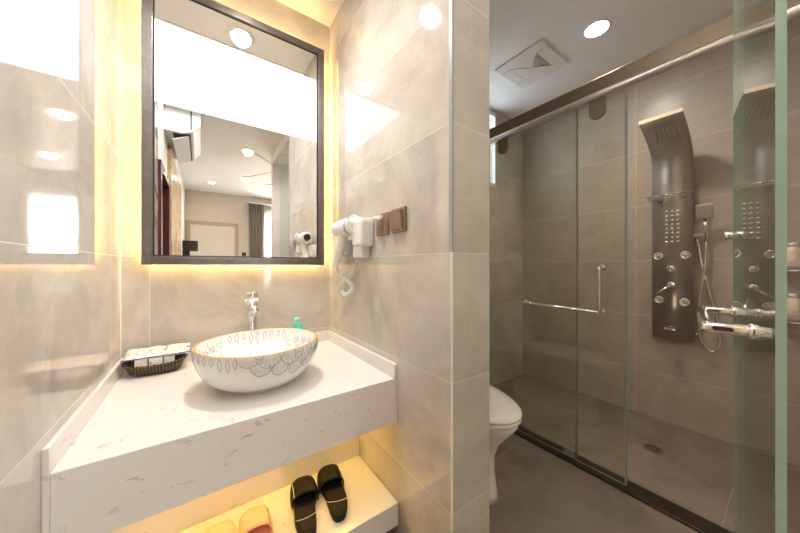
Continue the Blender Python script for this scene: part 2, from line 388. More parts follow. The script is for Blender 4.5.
# ------------------------------------------------------------------ vessel basin
BC = Vector((0.183, 1.178, CZ)); RX, RY, HB = 0.211, 0.206, 0.154
def prof_out(k):   # k 0 foot .. 1 rim -> (r, z)
    pts = [(0.54, 0.0), (0.58, 0.009), (0.715, 0.024), (0.85, 0.052), (0.945, 0.089), (0.988, 0.124), (1.0, HB)]
    x = k*(len(pts)-1); i = min(int(x), len(pts)-2); f = x-i
    p = [pts[max(0, min(len(pts)-1, j))] for j in (i-1, i, i+1, i+2)]
    cr = lambda a, b, c_, d_: 0.5*((2*b)+(-a+c_)*f+(2*a-5*b+4*c_-d_)*f*f+(-a+3*b-3*c_+d_)*f**3)
    return cr(*[q[0] for q in p]), max(0.0, cr(*[q[1] for q in p]))
def prof_in(k):    # 0 rim .. 1 centre bottom
    a = k*PI/2
    return 0.955*math.cos(a)**0.75 if k < 1 else 0.0, HB-0.128*math.sin(a)**1.15
def bpt(r, z, th, off=0.0): return BC+Vector(((RX*r+off)*math.cos(th), (RY*r+off)*math.sin(th), z))
bs = thing('vessel_basin', 'round white ceramic vessel basin with gold rim and grey flower drawing', 'basin', BC)
b = B(); b.smooth = True; SEG = 72
rows = [[bpt(*prof_out(k/18), 2*PI*i/SEG) for i in range(SEG)] for k in range(19)]
b.grid(rows, True, True, False)
rows = [[bpt(*prof_in(k/18), 2*PI*i/SEG) for i in range(SEG)] for k in range(0, 18)]
b.grid(rows, True, False, True)
b.mi = 1; b.smooth = True
def o_pt(th, k): r, z = prof_out(k); return bpt(r, z, th, 0.0004)
def i_pt(th, k): r, z = prof_in(k); p = bpt(r, z, th); return p+(BC+Vector((0, 0, 0.14))-p).normalized()*0.0006
def flower(surf, th0, k0, w, h, lines=7, sgn=1):
    """scalloped petal with radiating hairlines on the basin surface"""
    def at(u, v): return surf(th0+u*w, min(0.985, max(0.02, k0+v*h)))
    arc = [(math.cos(a)*0.5, math.sin(a)*sgn) for a in [PI*i/14 for i in range(15)]]
    arc = [(u*(1+0.10*math.sin(9*i)), v*(1+0.07*math.cos(7*i))) for i, (u, v) in enumerate(arc)]
    b.tube([at(u, v) for u, v in arc], 0.00085, 4)
    for j in range(lines):
        a = PI*(j+1)/(lines+1)
        b.tube([at(0.5*f*math.cos(a), f*math.sin(a)*sgn) for f in (0.42, 0.6, 0.78, 0.94)], 0.0005, 4)
# outside: overlapping petals across the front right, drips to the left
FT = math.radians
for (th, k0, w, h) in [(-62, 0.97, 0.42, -0.22), (-48, 0.97, 0.40, -0.25), (-34, 0.98, 0.38, -0.22), (-82, 0.97, 0.40, -0.20), (-98, 0.97, 0.36, -0.16),
                      (-72, 0.82, 0.36, -0.20), (-56, 0.80, 0.36, -0.22), (-88, 0.80, 0.32, -0.15), (-42, 0.80, 0.34, -0.18), (-22, 0.97, 0.3, -0.2)]:
    flower(o_pt, FT(th-9), k0, w, h)
def drop(surf, th, k0, dk, w=0.05):
    b.tube([surf(th+w*math.sin(PI*min(1, f*1.0))*(1 if f > 0 else 1)*math.copysign(1, g_)*0.5, k0+dk*abs(f)) for f, g_ in
            [(0.0, -1), (0.35, -1), (0.7, -1), (0.92, -1), (1.0, 1), (0.92, 1), (0.7, 1), (0.35, 1), (0.0, 1)]], 0.0008, 4)
for th in (-118, -124, -131, -139, -147, -155): drop(o_pt, FT(th), 0.97, -random.uniform(0.13, 0.28), random.uniform(0.05, 0.1))
# inside: two blossoms and a row of drips on the far side
for (th, k0, w, h) in [(136, 0.10, 0.34, 0.20), (148, 0.16, 0.34, 0.20), (160, 0.16, 0.34, 0.22), (172, 0.12, 0.34, 0.2), (141, 0.34, 0.34, 0.16), (156, 0.36, 0.34, 0.16), (186, 0.12, 0.34, 0.18), (150, 0.52, 0.34, 0.10), (170, 0.34, 0.3, 0.12),
                      (14, 0.14, 0.34, 0.18), (28, 0.15, 0.34, 0.2), (0, 0.12, 0.34, 0.18), (20, 0.34, 0.34, 0.14), (36, 0.34, 0.34, 0.14), (6, 0.36, 0.34, 0.14), (-14, 0.10, 0.3, 0.16), (40, 0.18, 0.3, 0.2), (28, 0.5, 0.36, 0.1)]:
    flower(i_pt, FT(th), k0, w, h)
for th in range(52, 124, 8): drop(i_pt, FT(th), 0.04, random.uniform(0.14, 0.3), random.uniform(0.05, 0.09))
for th in (186, 194, 203): drop(i_pt, FT(th), 0.04, random.uniform(0.2, 0.3), 0.07)
obj('bowl', b, ['ceramic', 'line'], bs)
b = B(); b.smooth = True
rows = []
for i in range(SEG):
    th = 2*PI*i/SEG
    rows.append([bpt(r, z, th) for r, z in [(0.996, HB-0.0005), (0.993, HB+0.0008), (0.985, HB+0.0014), (0.972, HB+0.0014), (0.962, HB+0.0008), (0.955, HB-0.0006)]])
b.grid(rows+[rows[0]], False)
obj('gold_rim', b, 'gold', bs)
obj('drain_plug', B().lathe([(0.001, 0.0245), (0.02, 0.024), (0.024, 0.021), (0.024, 0.018)], BC), 'chrome', bs)

# ------------------------------------------------------------------ tall basin mixer
FX, FY = 0.192, 1.475
t_ = thing('basin_mixer', 'tall chrome single-lever mixer tap standing behind the vessel basin', 'tap', (FX, FY, CZ))
obj('tap_column', B().lathe([(0.033, 0), (0.033, 0.006), (0.027, 0.009), (0.027, 0.225), (0.029, 0.240), (0.030, 0.285)], (FX, FY, CZ), seg=28), 'chrome', t_)
b = B(); b.smooth = True
b.tube(bez((FX, FY-0.012, CZ+0.232), (FX, FY-0.04, CZ+0.242), (FX, FY-0.07, CZ+0.246), (FX-0.002, FY-0.105, CZ+0.240), 8), 0.0175, 16)
sp = obj('spout', b, 'chrome', t_)
obj('aerator', B().cyl((FX-0.002, FY-0.094, CZ+0.236), (FX-0.002, FY-0.100, CZ+0.216), 0.0145, seg=18), 'steel', sp)
b = B(); b.cyl((FX, FY, CZ+0.285), (FX, FY, CZ+0.314), 0.031, 0.0305, 24, 0.003)
hd = obj('lever_cap', b, 'chrome', t_)
obj('lever', B().box(FX-0.009, FX+0.009, FY-0.07, FY+0.01, CZ+0.314, CZ+0.320, 0.003), 'chrome', hd)

# ------------------------------------------------------------------ soap bottle
SX, SY = 0.408, 1.505
s = thing('soap_bottle', 'small teal pump soap bottle behind the basin', 'soap bottle', (SX, SY, CZ))
obj('bottle_body', B().lathe([(0.028, 0), (0.031, 0.004), (0.031, 0.098), (0.027, 0.114), (0.018, 0.132), (0.014, 0.136)], (SX, SY, CZ), seg=24), 'teal', s)
p = obj('pump', B().cyl((SX, SY, CZ+0.136), (SX, SY, CZ+0.144), 0.0135).cyl((SX, SY, CZ+0.144), (SX, SY, CZ+0.155), 0.004)
        .cyl((SX, SY, CZ+0.155), (SX, SY, CZ+0.168), 0.014, 0.017), 'teal_pale', s)
obj('nozzle', B().box(SX-0.030, SX, SY-0.012, SY, CZ+0.157, CZ+0.167, 0.003).rot(FT(40), (SX, SY, 0)), 'teal_pale', p)

# ------------------------------------------------------------------ amenity basket and what lies in it
KX, KY = -0.150, 1.522
k = thing('wicker_basket', 'dark woven boat-shaped basket in the corner of the counter', 'basket', (KX, KY, CZ))
def kring(rx, ry, z, sag=0.0, n=40):
    return [Vector((KX+rx*math.copysign(abs(math.cos(a))**0.8, math.cos(a)), KY+ry*math.copysign(abs(math.sin(a))**0.8, math.sin(a)), z+sag*abs(math.cos(a))**3)) for a in [2*PI*i/n for i in range(n)]]
b = B(); b.smooth = True
b.grid([kring(0.070, 0.034, CZ), kring(0.082, 0.042, CZ+0.012), kring(0.092, 0.050, CZ+0.028, 0.006), kring(0.099, 0.056, CZ+0.040, 0.012),
        kring(0.094, 0.052, CZ+0.040, 0.012), kring(0.086, 0.045, CZ+0.026, 0.006), kring(0.066, 0.030, CZ+0.008)], True, True, True)
obj('woven_bowl', b, 'wicker', k)
def zig(r1, r2, z, ph):
    pts = []
    for i in range(80):
        a = 2*PI*i/80; r = 0.0025*math.sin(20*a+ph)
        pts.append(Vector((KX+(r1+r)*math.copysign(abs(math.cos(a))**0.8, math.cos(a)), KY+(r2+r)*math.copysign(abs(math.sin(a))**0.8, math.sin(a)), z+0.0025*math.cos(20*a+ph)+0.012*abs(math.cos(a))**3)))
    return pts
obj('rim_braid', B().tube(zig(0.098, 0.055, CZ+0.041, 0), 0.003, 6, True).tube(zig(0.098, 0.055, CZ+0.041, PI), 0.003, 6, True), 'wicker', k)
def packet(name, mat, label, x0, x1, y0, y1, z0, z1, ang=0.0, tilt=0.0, cat='box', bev=0.002):
    b = B(); b.box(x0, x1, y0, y1, z0, z1, bev)
    cx, cy = (x0+x1)/2, (y0+y1)/2
    if tilt: b.rot(tilt, (cx, cy, z0), 'Y')
    if ang: b.rot(ang, (cx, cy, z0))
    return tag(obj(name, b, mat), label, cat)
packet('amenity_box', 'paper', 'cream paper amenity box at the left end of the wicker basket', -0.212, -0.174, 1.490, 1.508, CZ+0.0085, CZ+0.070)
packet('amenity_box', 'packet', 'printed amenity box in the middle of the wicker basket', -0.170, -0.128, 1.490, 1.508, CZ+0.0085, CZ+0.068)
packet('amenity_box', 'paper', 'cream paper amenity box at the right end of the wicker basket', -0.124, -0.090, 1.490, 1.508, CZ+0.0085, CZ+0.064)
z = thing('zip_bag', 'clear zip bag of printed packets with a blue seal lying across the basket boxes', 'bag', (-0.15, 1.52, CZ+0.066))
b = B(); b.smooth = True
rows = []
for i in range(15):
    x = -0.245+0.205*i/14; row = []
    for j in range(12):
        a = 2*PI*j/12
        th = 0.007*(1-(2*i/14-1)**4)*(1+0.3*math.sin(i*2.1+j))+0.0012
        row.append(Vector((x, 1.535+0.045*math.cos(a), CZ+0.0805+0.004*math.sin(i*1.3)*0.5+th*math.sin(a)+0.012*math.cos(a))))
    rows.append(row)
b.grid(rows, True, True, True)
obj('bag_body', b, 'packet', z)
obj('zip_seal', B().tube([(-0.252, 1.491, CZ+0.070), (-0.15, 1.490, CZ+0.072), (-0.036, 1.491, CZ+0.074)], 0.0025, 6), 'blue', z)

# ------------------------------------------------------------------ slippers
def slipper(name, label, sole_m, strap_m, group, mirror, line):
    """built toe towards +Y at the origin; heel at y=-0.14"""
    r = thing(name, label, 'slipper', (0, 0, 0), group)
    L = 0.285
    def outline(n=36, grow=1.0, dz=0):
        pts = []
        for i in range(n):
            a = 2*PI*i/n; y = math.sin(a)*L/2
            wd = 0.046+0.008*math.sin(a)-0.006*math.exp(-((y+0.01)/0.05)**2)
            c_ = math.copysign(abs(math.cos(a))**0.65, math.cos(a))
            pts.append(Vector((mirror*(wd*c_*grow+0.008*math.sin(2.2*y/L*PI)*0.6), y*grow, dz)))
        return pts
    b = B(); b.smooth = False
    b.grid([outline(grow=0.97, dz=0.0), outline(dz=0.004), outline(dz=0.022), outline(grow=0.975, dz=0.027)], True, True, True)
    obj('sole', b, sole_m, r)
    b = B()
    ins = outline(grow=0.90, dz=0.0271); ins2 = outline(grow=0.885, dz=0.0290)
    b.grid([ins, ins2], True, True, True)
    obj('footbed', b, 'coral' if sole_m == 'peach' else sole_m, r)
    # strap: arched band over the forefoot
    b = B(); b.smooth = True
    rows = []
    ys = [0.012, 0.03, 0.06, 0.09, 0.112]
    for j, y in enumerate(ys):
        hh = 0.060-0.012*(j/4)**1.5; ww = 0.0525+0.002*math.sin(j)
        outer, inner = [], []
        for i in range(13):
            a = PI*i/12; c_ = math.cos(a); s_ = math.sin(a)
            yy = y-0.012*(s_-0.5)*(1-j/2)
            outer.append(Vector((mirror*(ww*math.copysign(abs(c_)**0.75, c_)+0.004), yy, 0.008+hh*s_**0.8)))
            inner.append(Vector((mirror*((ww-0.004)*math.copysign(abs(c_)**0.75, c_)+0.004), yy, 0.008+(hh-0.004)*s_**0.8)))
        rows.append(outer+list(reversed(inner)))
    b.grid(rows, True, True, True)
    st = obj('strap', b, strap_m, r)
    if line:
        xo = mirror*-0.030
        b = B(); b.tube([(mirror*(0.0525*math.copysign(abs(math.cos(2.42))**0.75, math.cos(2.42))+0.004)-mirror*0.0005, y, 0.0085+(0.060-0.012*((y-0.012)/0.1)**1.5)*math.sin(2.42)**0.8) for y in (0.014, 0.03, 0.06, 0.085, 0.10)], 0.0014, 6)
        obj('strap_stripe', b, line, st)
        if sole_m != 'peach':
            b = B(); b.tube([(x, -0.072+0.010*(x/0.045)**2+0.006*mirror*x/0.04, 0.0287) for x in [-0.041+0.082*i/8 for i in range(9)]], 0.0013, 6)
            obj('heel_stripe', b, line, r)
    return r
def place(r, x, y, rz, zz=SZ):
    r.location = (x, y, zz); r.rotation_euler = (0, 0, rz); r.scale = (0.94, 0.93, 0.90)
place(slipper('slipper', 'left slipper of the black pair on the lower shelf', 'rubber', 'rubber', 'black slippers', 1, 'whiteline'), 0.316, 1.062, FT(-10))
place(slipper('slipper', 'right slipper of the black pair on the lower shelf', 'rubber', 'rubber', 'black slippers', -1, 'whiteline'), 0.430, 1.066, FT(-12))
place(slipper('slipper', 'coral slipper nearer the left wall, left one of the pink pair on the shelf', 'peach', 'peach', 'coral slippers', 1, 'blackplastic'), 0.040, 1.012, FT(-3))
place(slipper('slipper', 'coral slipper beside the black pair, right one of the pink pair', 'peach', 'peach', 'coral slippers', -1, 'blackplastic'), 0.152, 1.012, FT(-3))

# ------------------------------------------------------------------ hair dryer, socket, switch
h = thing('hair_dryer', 'white wall-mounted hair dryer hanging on its holder beside the mirror', 'hair dryer', (XP, 1.20, 1.12))
hy = 1.14
obj('wall_holder', B().box(XP-0.070, XP, 1.075, 1.165, 1.165, 1.285, 0.014, 3), 'plastic', h)
obj('lower_bracket', B().box(XP-0.045, XP, 1.115, 1.205, 1.118, 1.175, 0.008, 3), 'plastic', h)
obj('holder_cradle', B().box(XP-0.050, XP, 1.29, 1.395, 1.140, 1.215, 0.012, 3), 'plastic', h)
ax = Vector((-0.10, 1, 0.0)).normalized(); c0 = Vector((XP-0.050, 1.155, 1.262))
body = B(); body.lathe([(0.036, 0.0), (0.041, 0.006), (0.041, 0.06), (0.041, 0.10), (0.040, 0.135), (0.036, 0.165), (0.029, 0.192), (0.025, 0.198), (0.023, 0.192), (0.022, 0.175)], c0, ax, 28)
dryer = obj('dryer_body', body, 'plastic', h)
obj('grey_band', B().lathe([(0.0412, 0.030), (0.0418, 0.032), (0.0418, 0.046), (0.0412, 0.048)], c0, ax, 28, cap=False), 'greyplastic', dryer)
obj('nozzle_mouth', B().lathe([(0.0215, 0.178), (0.0215, 0.183)], c0, ax, 24), 'blackplastic', dryer)
b = B(); b.smooth = True
g0 = c0+ax*0.10
b.tube([g0+Vector((-0.004, 0.0, -0.02)), g0+Vector((-0.006, 0.015, -0.06)), g0+Vector((-0.004, 0.05, -0.11)), g0+Vector((0.0, 0.10, -0.165)), g0+Vector((0.005, 0.115, -0.185))], 0.026, 16, r_end=0.011)
grip = obj('handle', b, 'plastic', h)
obj('cable_sleeve', B().cyl(g0+Vector((0.005, 0.113, -0.183)), g0+Vector((0.008, 0.118, -0.205)), 0.010, 0.007, 14), 'plastic', grip)
# coiled cord loop hanging below
key = [g0+Vector((0.008, 0.118, -0.200)), Vector((0.585, 1.302, 1.018)), Vector((0.590, 1.240, 0.988)), Vector((0.590, 1.250, 0.955)), Vector((0.588, 1.320, 0.938)),
       Vector((0.600, 1.388, 0.957)), Vector((0.606, 1.368, 0.990)), Vector((0.606, 1.285, 1.030)), Vector((0.600, 1.230, 1.070)), Vector((0.598, 1.19, 1.12))]
def crom(P_, n=12):
    out = []
    for i in range(len(P_)-1):
        a_, b_, c_, d_ = P_[max(0, i-1)], P_[i], P_[i+1], P_[min(len(P_)-1, i+2)]
        for q in range(n):
            f_ = q/n; out.append(0.5*((2*b_)+(c_-a_)*f_+(2*a_-5*b_+4*c_-d_)*f_*f_+(3*b_-a_-3*c_+d_)*f_**3))
    return out+[P_[-1]]
path = crom(key)
coil = []; nn = 640
for i in range(nn):
    f_ = i/(nn-1)*(len(path)-1); j = min(int(f_), len(path)-2); p_ = path[j].lerp(path[j+1], f_-j)
    dd, u_, w_ = B().frame(path[j+1]-path[j]); a = i*0.45
    coil.append(p_+(u_*math.cos(a)+w_*math.sin(a))*0.0085)
obj('coiled_cord', B().tube(coil, 0.0023, 5), 'plastic', h)
# lead to the socket
obj('plug_lead', B().tube(bez((XP-0.068, 1.13, 1.225), (XP-0.11, 1.17, 1.26), (XP-0.09, 1.15, 1.33), (XP-0.06, 1.11, 1.290), 10)+bez((XP-0.06, 1.11, 1.290), (XP-0.05, 1.06, 1.275), (XP-0.04, 1.03, 1.272), (XP-0.034, 1.004, 1.277), 8)[1:], 0.0036, 8)
    .cyl((XP-0.036, 1.02, 1.275), (XP-0.032, 0.999, 1.278), 0.006, 0.008, 14), 'plastic', h)
def plate(name, label, cat, y0, y1):
    o = thing(name, label, cat, (XP, (y0+y1)/2, 1.207))
    return o
o = plate('power_socket', 'brown square power socket next to the hair dryer, with its plug in', 'socket', 0.955, 1.046)
obj('cover_plate', B().box(XP-0.010, XP, 0.955, 1.046, 1.207, 1.299, 0.003), 'brown_plate', o)
obj('socket_face', B().cyl((XP-0.010, 1.000, 1.237), (XP-0.012, 1.000, 1.237), 0.018, seg=24), 'bronze', o)
obj('plug', B().box(XP-0.030, XP-0.010, 0.985, 1.010, 1.268, 1.288, 0.005), 'plastic', o)
o = plate('light_switch', 'brown square rocker switch nearer the wall corner', 'switch', 0.838, 0.930)
obj('cover_plate', B().box(XP-0.012, XP, 0.838, 0.930, 1.209, 1.302, 0.003), 'brown_plate', o)
b = B(); b.prism([(0, 0), (0.010, 0.0), (0.018, 0.070), (0, 0.070)], 0.846, 0.922, lambda a, c_, h_: Vector((XP-0.010-a, h_, 1.220+c_)))
obj('rocker', b, 'brown_plate', o)

# ------------------------------------------------------------------ ceiling lamps, added fill panel and vent
def downlight(label, x, y, r, power, ang, col, zc=ZC, deep=0.0):
    o = thing('ceiling_downlight', label, 'ceiling light', (x, y, zc))
    b = B(); b.smooth = True; w_ = 0.030 if deep else 0.012
    b.lathe([(r, -0.0005), (r+w_, -0.0005), (r+w_, -0.004), (r+0.002, -0.006), (r, -0.004), (r, -0.0005)], (x, y, zc), cap=False)
    obj('trim_ring', b, 'plastic', o)
    if deep:
        b = B(); b.smooth = True
        b.lathe([(r, -0.001), (r, deep), (r+0.003, deep), (r+0.003, -0.001), (r, -0.001)], (x, y, zc), cap=False)
        obj('baffle', b, 'plastic', o)
    obj('lamp_lens', B().cyl((x, y, zc+deep-0.003), (x, y, zc+deep), r, seg=32), 'lampwhite', o)
    L = bpy.data.lights.new('bulb', 'SPOT'); L.energy = power; L.spot_size = ang; L.spot_blend = 1.0; L.color = col; L.shadow_soft_size = r*1.2
    lo = bpy.data.objects.new('bulb', L); COL.objects.link(lo); lo.parent = o; lo.location = (0, 0, -0.012)
    return o
downlight('round recessed downlight in the ceiling above the wash basin', 0.20, 1.19, 0.045, VANITY_SPOT, FT(125), (1, 0.96, 0.91), ZC, 0.045)
downlight('round recessed downlight in the ceiling of the shower beside the vent', 1.922, 0.70, 0.058, SHOWER_SPOT, FT(140), (1, 0.68, 0.39))
o = thing('ceiling_fill_panel', 'wide flush glowing fill panel added on the bathroom ceiling to brighten the room', 'ceiling light', (0.25, 0.30, ZC))  # added glowing sheet: lights the room and whitens the mirrored ceiling
obj('fill_edge_strip', B().box(XL, XP, 1.045, 1.055, ZC-0.006, ZC), 'plastic', o)
obj('fill_edge_strip', B().box(XL, XQ, -0.02, -0.01, ZC-0.006, ZC), 'plastic', o)
obj('fill_sheet', B().box(XL+0.001, XP, 0.60, 1.045, ZC-0.005, ZC).box(XL+0.001, XQ, -0.01, 0.60, ZC-0.005, ZC), 'fill_glow', o)
v = thing('ceiling_vent', 'square white extractor grille in the shower ceiling', 'vent', (1.90, 1.097, ZC))
vx0, vx1, vy0, vy1 = 1.724, 2.076, 0.925, 1.268
b = B(); fwv = 0.075
b.box(vx0, vx0+fwv, vy0, vy1, ZC-0.012, ZC, 0.004); b.box(vx1-fwv, vx1, vy0, vy1, ZC-0.012, ZC, 0.004)
b.box(vx0+fwv, vx1-fwv, vy0, vy0+fwv, ZC-0.012, ZC, 0.004); b.box(vx0+fwv, vx1-fwv, vy1-fwv, vy1, ZC-0.012, ZC, 0.004)
obj('frame', b, 'ceilgrille', v)
obj('duct_shade', B().box(vx0+fwv, vx1-fwv, vy0+fwv, vy1-fwv, ZC-0.002, ZC), 'darkvoid', v)  # flat near-black sheet painted in for the shade inside the duct
b = B(); cxv, cyv, hv = (vx0+vx1)/2, (vy0+vy1)/2, (vx1-vx0)/2-fwv
apex = Vector((cxv, cyv, ZC-0.013)); cs = [Vector((cxv+sx*hv, cyv+sy*hv, ZC-0.010)) for sx, sy in ((-1, -1), (1, -1), (1, 1), (-1, 1))]
for q in (1, 2, 3):
    a_, c_ = cs[q], cs[(q+1) % 4]
    up_ = Vector((0, 0, 0.003)); b.grid([[a_, c_, apex], [a_+up_, c_+up_, apex+up_]], True, True, True)
for c_ in cs: b.tube([c_, apex], 0.004, 6)
for i in range(1, 11):
    f_ = i/10.5; b.tube([apex.lerp(cs[0], f_), apex.lerp(cs[1], f_)], 0.0022, 5)
for i in range(-6, 7):
    e_ = cs[0].lerp(cs[1], (i+7)/14); k_ = abs(i)/7
    b.tube([apex.lerp(e_, 0.12), e_], 0.0012, 5)
obj('grille', b, 'ceilgrille', v)

# ------------------------------------------------------------------ toilet and paper holder
TX = 1.095
o = thing('toilet', 'white toilet with closed lid behind the tiled partition', 'toilet', (TX, 1.1, 0))
def egg(cx, y_front, y_back, hw, z, n=40, flat=0.75):
    cy = y_front+(y_back-y_front)*0.55; pts = []
    for i in range(n):
        a = 2*PI*i/n; s_, c_ = math.sin(a), math.cos(a)
        ry = (cy-y_front) if s_ < 0 else (y_back-cy)
        e = 1.0 if s_ < 0 else flat
        pts.append(Vector((cx+hw*math.copysign(abs(c_)**(1.0 if s_ < 0 else 0.8), c_), cy+ry*math.copysign(abs(s_)**e, s_), z)))
    return pts
b = B(); b.smooth = True
b.grid([egg(TX, 0.80, 1.45, 0.140, 0.0), egg(TX, 0.805, 1.45, 0.136, 0.03), egg(TX, 0.815, 1.45, 0.124, 0.12), egg(TX, 0.815, 1.45, 0.122, 0.20), egg(TX, 0.785, 1.45, 0.142, 0.27),
        egg(TX, 0.735, 1.45, 0.172, 0.33), egg(TX, 0.705, 1.45, 0.186, 0.37), egg(TX, 0.70, 1.45, 0.188, 0.388), egg(TX, 0.715, 1.44, 0.178, 0.395)], True, True, True)
obj('bowl', b, 'ceramic', o)
b = B(); b.smooth = True
b.grid([egg(TX, 0.705, 1.30, 0.183, 0.397), egg(TX, 0.692, 1.30, 0.192, 0.400), egg(TX, 0.692, 1.30, 0.192, 0.410), egg(TX, 0.70, 1.30, 0.186, 0.413)], True, True, True)
obj('seat', b, 'ceramic', o)
b = B(); b.smooth = True
b.grid([egg(TX, 0.70, 1.30, 0.186, 0.4145), egg(TX, 0.690, 1.30, 0.193, 0.418), egg(TX, 0.690, 1.30, 0.194, 0.428), egg(TX, 0.70, 1.295, 0.186, 0.436), egg(TX, 0.76, 1.27, 0.14, 0.4405), egg(TX, 0.88, 1.2, 0.05, 0.442)], True, True, True)
obj('lid', b, 'ceramic', o)
tk = obj('tank', B().box(TX-0.19, TX+0.19, 1.41, 1.60, 0.36, 0.74, 0.02, 3), 'ceramic', o)
obj('tank_lid', B().box(TX-0.20, TX+0.20, 1.40, 1.603, 0.742, 0.775, 0.01, 3), 'ceramic', tk)
obj('flush_button', B().cyl((TX, 1.5, 0.775), (TX, 1.5, 0.782), 0.025, seg=24), 'chrome', tk)
o = thing('paper_dispenser', 'white paper dispenser box on the toilet side of the partition', 'dispenser', (XQ, 1.41, 0.76))
obj('case', B().box(XQ, XQ+0.09, 1.30, 1.53, 0.76, 0.97, 0.008), 'plastic', o)
obj('front_flap', B().box(XQ+0.09, XQ+0.094, 1.315, 1.515, 0.80, 0.955, 0.002), 'ceramic', o)

# ------------------------------------------------------------------ shower enclosure
XG = 1.672
struct('trim_5', B().box(1.648, 1.745, YE, YB, 0, 0.012, 0.002, 1), 'sill')
r = thing('shower_rail', 'long metal header with a round sliding tube across the shower front', 'rail', (1.67, 0.6, 1.93))
obj('header', B().box(1.675, 1.705, YE, YB, 1.965, 2.052, 0.002, 1), 'bronze', r)
obj('tube', B().cyl((1.655, YE, 1.950), (1.655, YB, 1.950), 0.0185, seg=24), 'rail_steel', r)
def pane(name, x0, x1, y0, y1, z0, z1, mat, edge, parent):
    b = B(); b.box(x0, x1, y0, y1, z0, z1)
    for f_ in b.bm.faces:
        f_.normal_update()
        f_.material_index = 0 if abs(f_.normal.x) > 0.5 else 1
    return obj(name, b, [mat, edge], parent)
p = thing('fixed_glass_panel', 'fixed clear glass panel closing the shower behind the toilet', 'glass panel', (1.695, 1.16, 0.012))
pane('glass_pane', 1.691, 1.699, 0.716, YB, 0.012, 1.965, 'glass', 'glass_edge_dim', p)
obj('edge_seal', B().box(1.690, 1.700, 0.708, 0.716, 0.03, 1.96), 'glass_edge_dim', p)
obj('floor_guide', B().box(1.684, 1.706, 0.72, 0.78, 0.012, 0.05, 0.003), 'glass_edge_dim', p)
p = thing('sliding_shower_door', 'sliding glass shower door hanging from the tube, with bar handle', 'shower door', (XG, 0.88, 0.03))
pane('glass_pane', XG-0.004, XG+0.004, 0.488, 1.27, 0.025, 1.930, 'glass', 'glass_edge_dim', p)
obj('edge_seal', B().box(XG-0.006, XG+0.006, 0.481, 0.489, 0.025, 1.915), 'glass_edge_dim', p)
for y in (0.602, 1.155):
    b = B(); sh = [(0.0375*math.cos(a), 0.0375*math.sin(a)-0.035) for a in [PI+PI*i/14 for i in range(15)]]+[(0.0375, 0.035), (-0.0375, 0.035)]
    b.prism(sh, 0, 0.012, lambda a, c_, h_, y=y: Vector((XG-0.016+h_, y+a, 1.906+c_)))
    obj('roller_clamp', b, 'bronze', p)
b = B(); xb = XG-0.055
pts = [(XG-0.004, 0.99, 0.858), (xb, 0.99, 0.858), (xb, 0.60, 0.848), (xb, 0.578, 0.848)]
b.tube([(XG-0.004, 0.99, 0.856), (xb+0.02, 0.99, 0.856)]+bez((xb+0.02, 0.99, 0.856), (xb, 0.99, 0.856), (xb, 0.99, 0.856), (xb, 0.97, 0.856), 5)+[(xb, 0.58, 0.850)], 0.0085, 12)
hb = obj('towel_bar', b, 'chrome', p)
obj('bar_flange', B().cyl((XG-0.004, 0.99, 0.856), (XG-0.016, 0.99, 0.856), 0.016, seg=18).cyl((xb, 0.94, 0.856), (xb, 0.925, 0.856), 0.0125, seg=18), 'chrome', hb)
b = B()
b.tube([(XG-0.004, 0.58, 1.072), (xb+0.02, 0.58, 1.072)]+bez((xb+0.02, 0.58, 1.072), (xb, 0.58, 1.072), (xb, 0.58, 1.072), (xb, 0.58, 1.052), 5)+[(xb, 0.58, 0.87)]+bez((xb, 0.58, 0.87), (xb, 0.58, 0.85), (xb, 0.58, 0.85), (xb+0.02, 0.58, 0.85), 5)+[(XG-0.004, 0.58, 0.85)], 0.0095, 12)
hp = obj('pull_handle', b, 'chrome', p)
obj('pull_flange', B().cyl((XG-0.004, 0.58, 1.072), (XG-0.016, 0.58, 1.072), 0.017, seg=18).cyl((XG-0.004, 0.58, 0.85), (XG-0.016, 0.58, 0.85), 0.017, seg=18), 'chrome', hp)

# ------------------------------------------------------------------ open glass door in the foreground
ANG = FT(9.15); E_ = Vector((math.cos(ANG), math.sin(ANG), 0)); N_ = Vector((math.sin(ANG), -math.cos(ANG), 0))
DL, DR, R0, R1 = 0.0859, 0.0960, 0.668, 1.228
def dp(r_, d_, z_): return E_*r_+N_*d_+Vector((0, 0, z_))
g_ = thing('glass_door', 'tall open glass door with thick green edge nearest the camera', 'glass door', dp(0.95, 0.091, 0.01))
b = B(); zs = (0.01, 2.25)
v_ = {(i, j, k_): b.bm.verts.new(dp(rr, dd, zz)) for i, rr in enumerate((R0, R1)) for j, dd in enumerate((DL, DR)) for k_, zz in enumerate(zs)}
for q, mi in ((((0,0,0),(1,0,0),(1,0,1),(0,0,1)), 0), (((0,1,0),(1,1,0),(1,1,1),(0,1,1)), 0), (((0,0,0),(0,1,0),(0,1,1),(0,0,1)), 1), (((1,0,0),(1,1,0),(1,1,1),(1,0,1)), 1),
              (((0,0,1),(1,0,1),(1,1,1),(0,1,1)), 1), (((0,0,0),(1,0,0),(1,1,0),(0,1,0)), 1)):
    f_ = b.bm.faces.new([v_[a] for a in q]); f_.material_index = mi
obj('glass_pane', b, ['glass_door', 'glass_edge'], g_)
zh = 0.978; OB = 0.019
b = B()
b.tube([dp(0.70, DL, zh), dp(0.70, OB+0.022, zh)]+bez(dp(0.70, OB+0.022, zh), dp(0.70, OB, zh), dp(0.70, OB, zh), dp(0.722, OB, zh), 6)+[dp(0.95, OB, zh)]+bez(dp(0.95, OB, zh), dp(0.972, OB, zh), dp(0.972, OB, zh), dp(0.972, OB+0.022, zh), 6)+[dp(0.972, DL, zh)], 0.0095, 14)
hh = obj('bar_handle', b, 'chrome', g_)
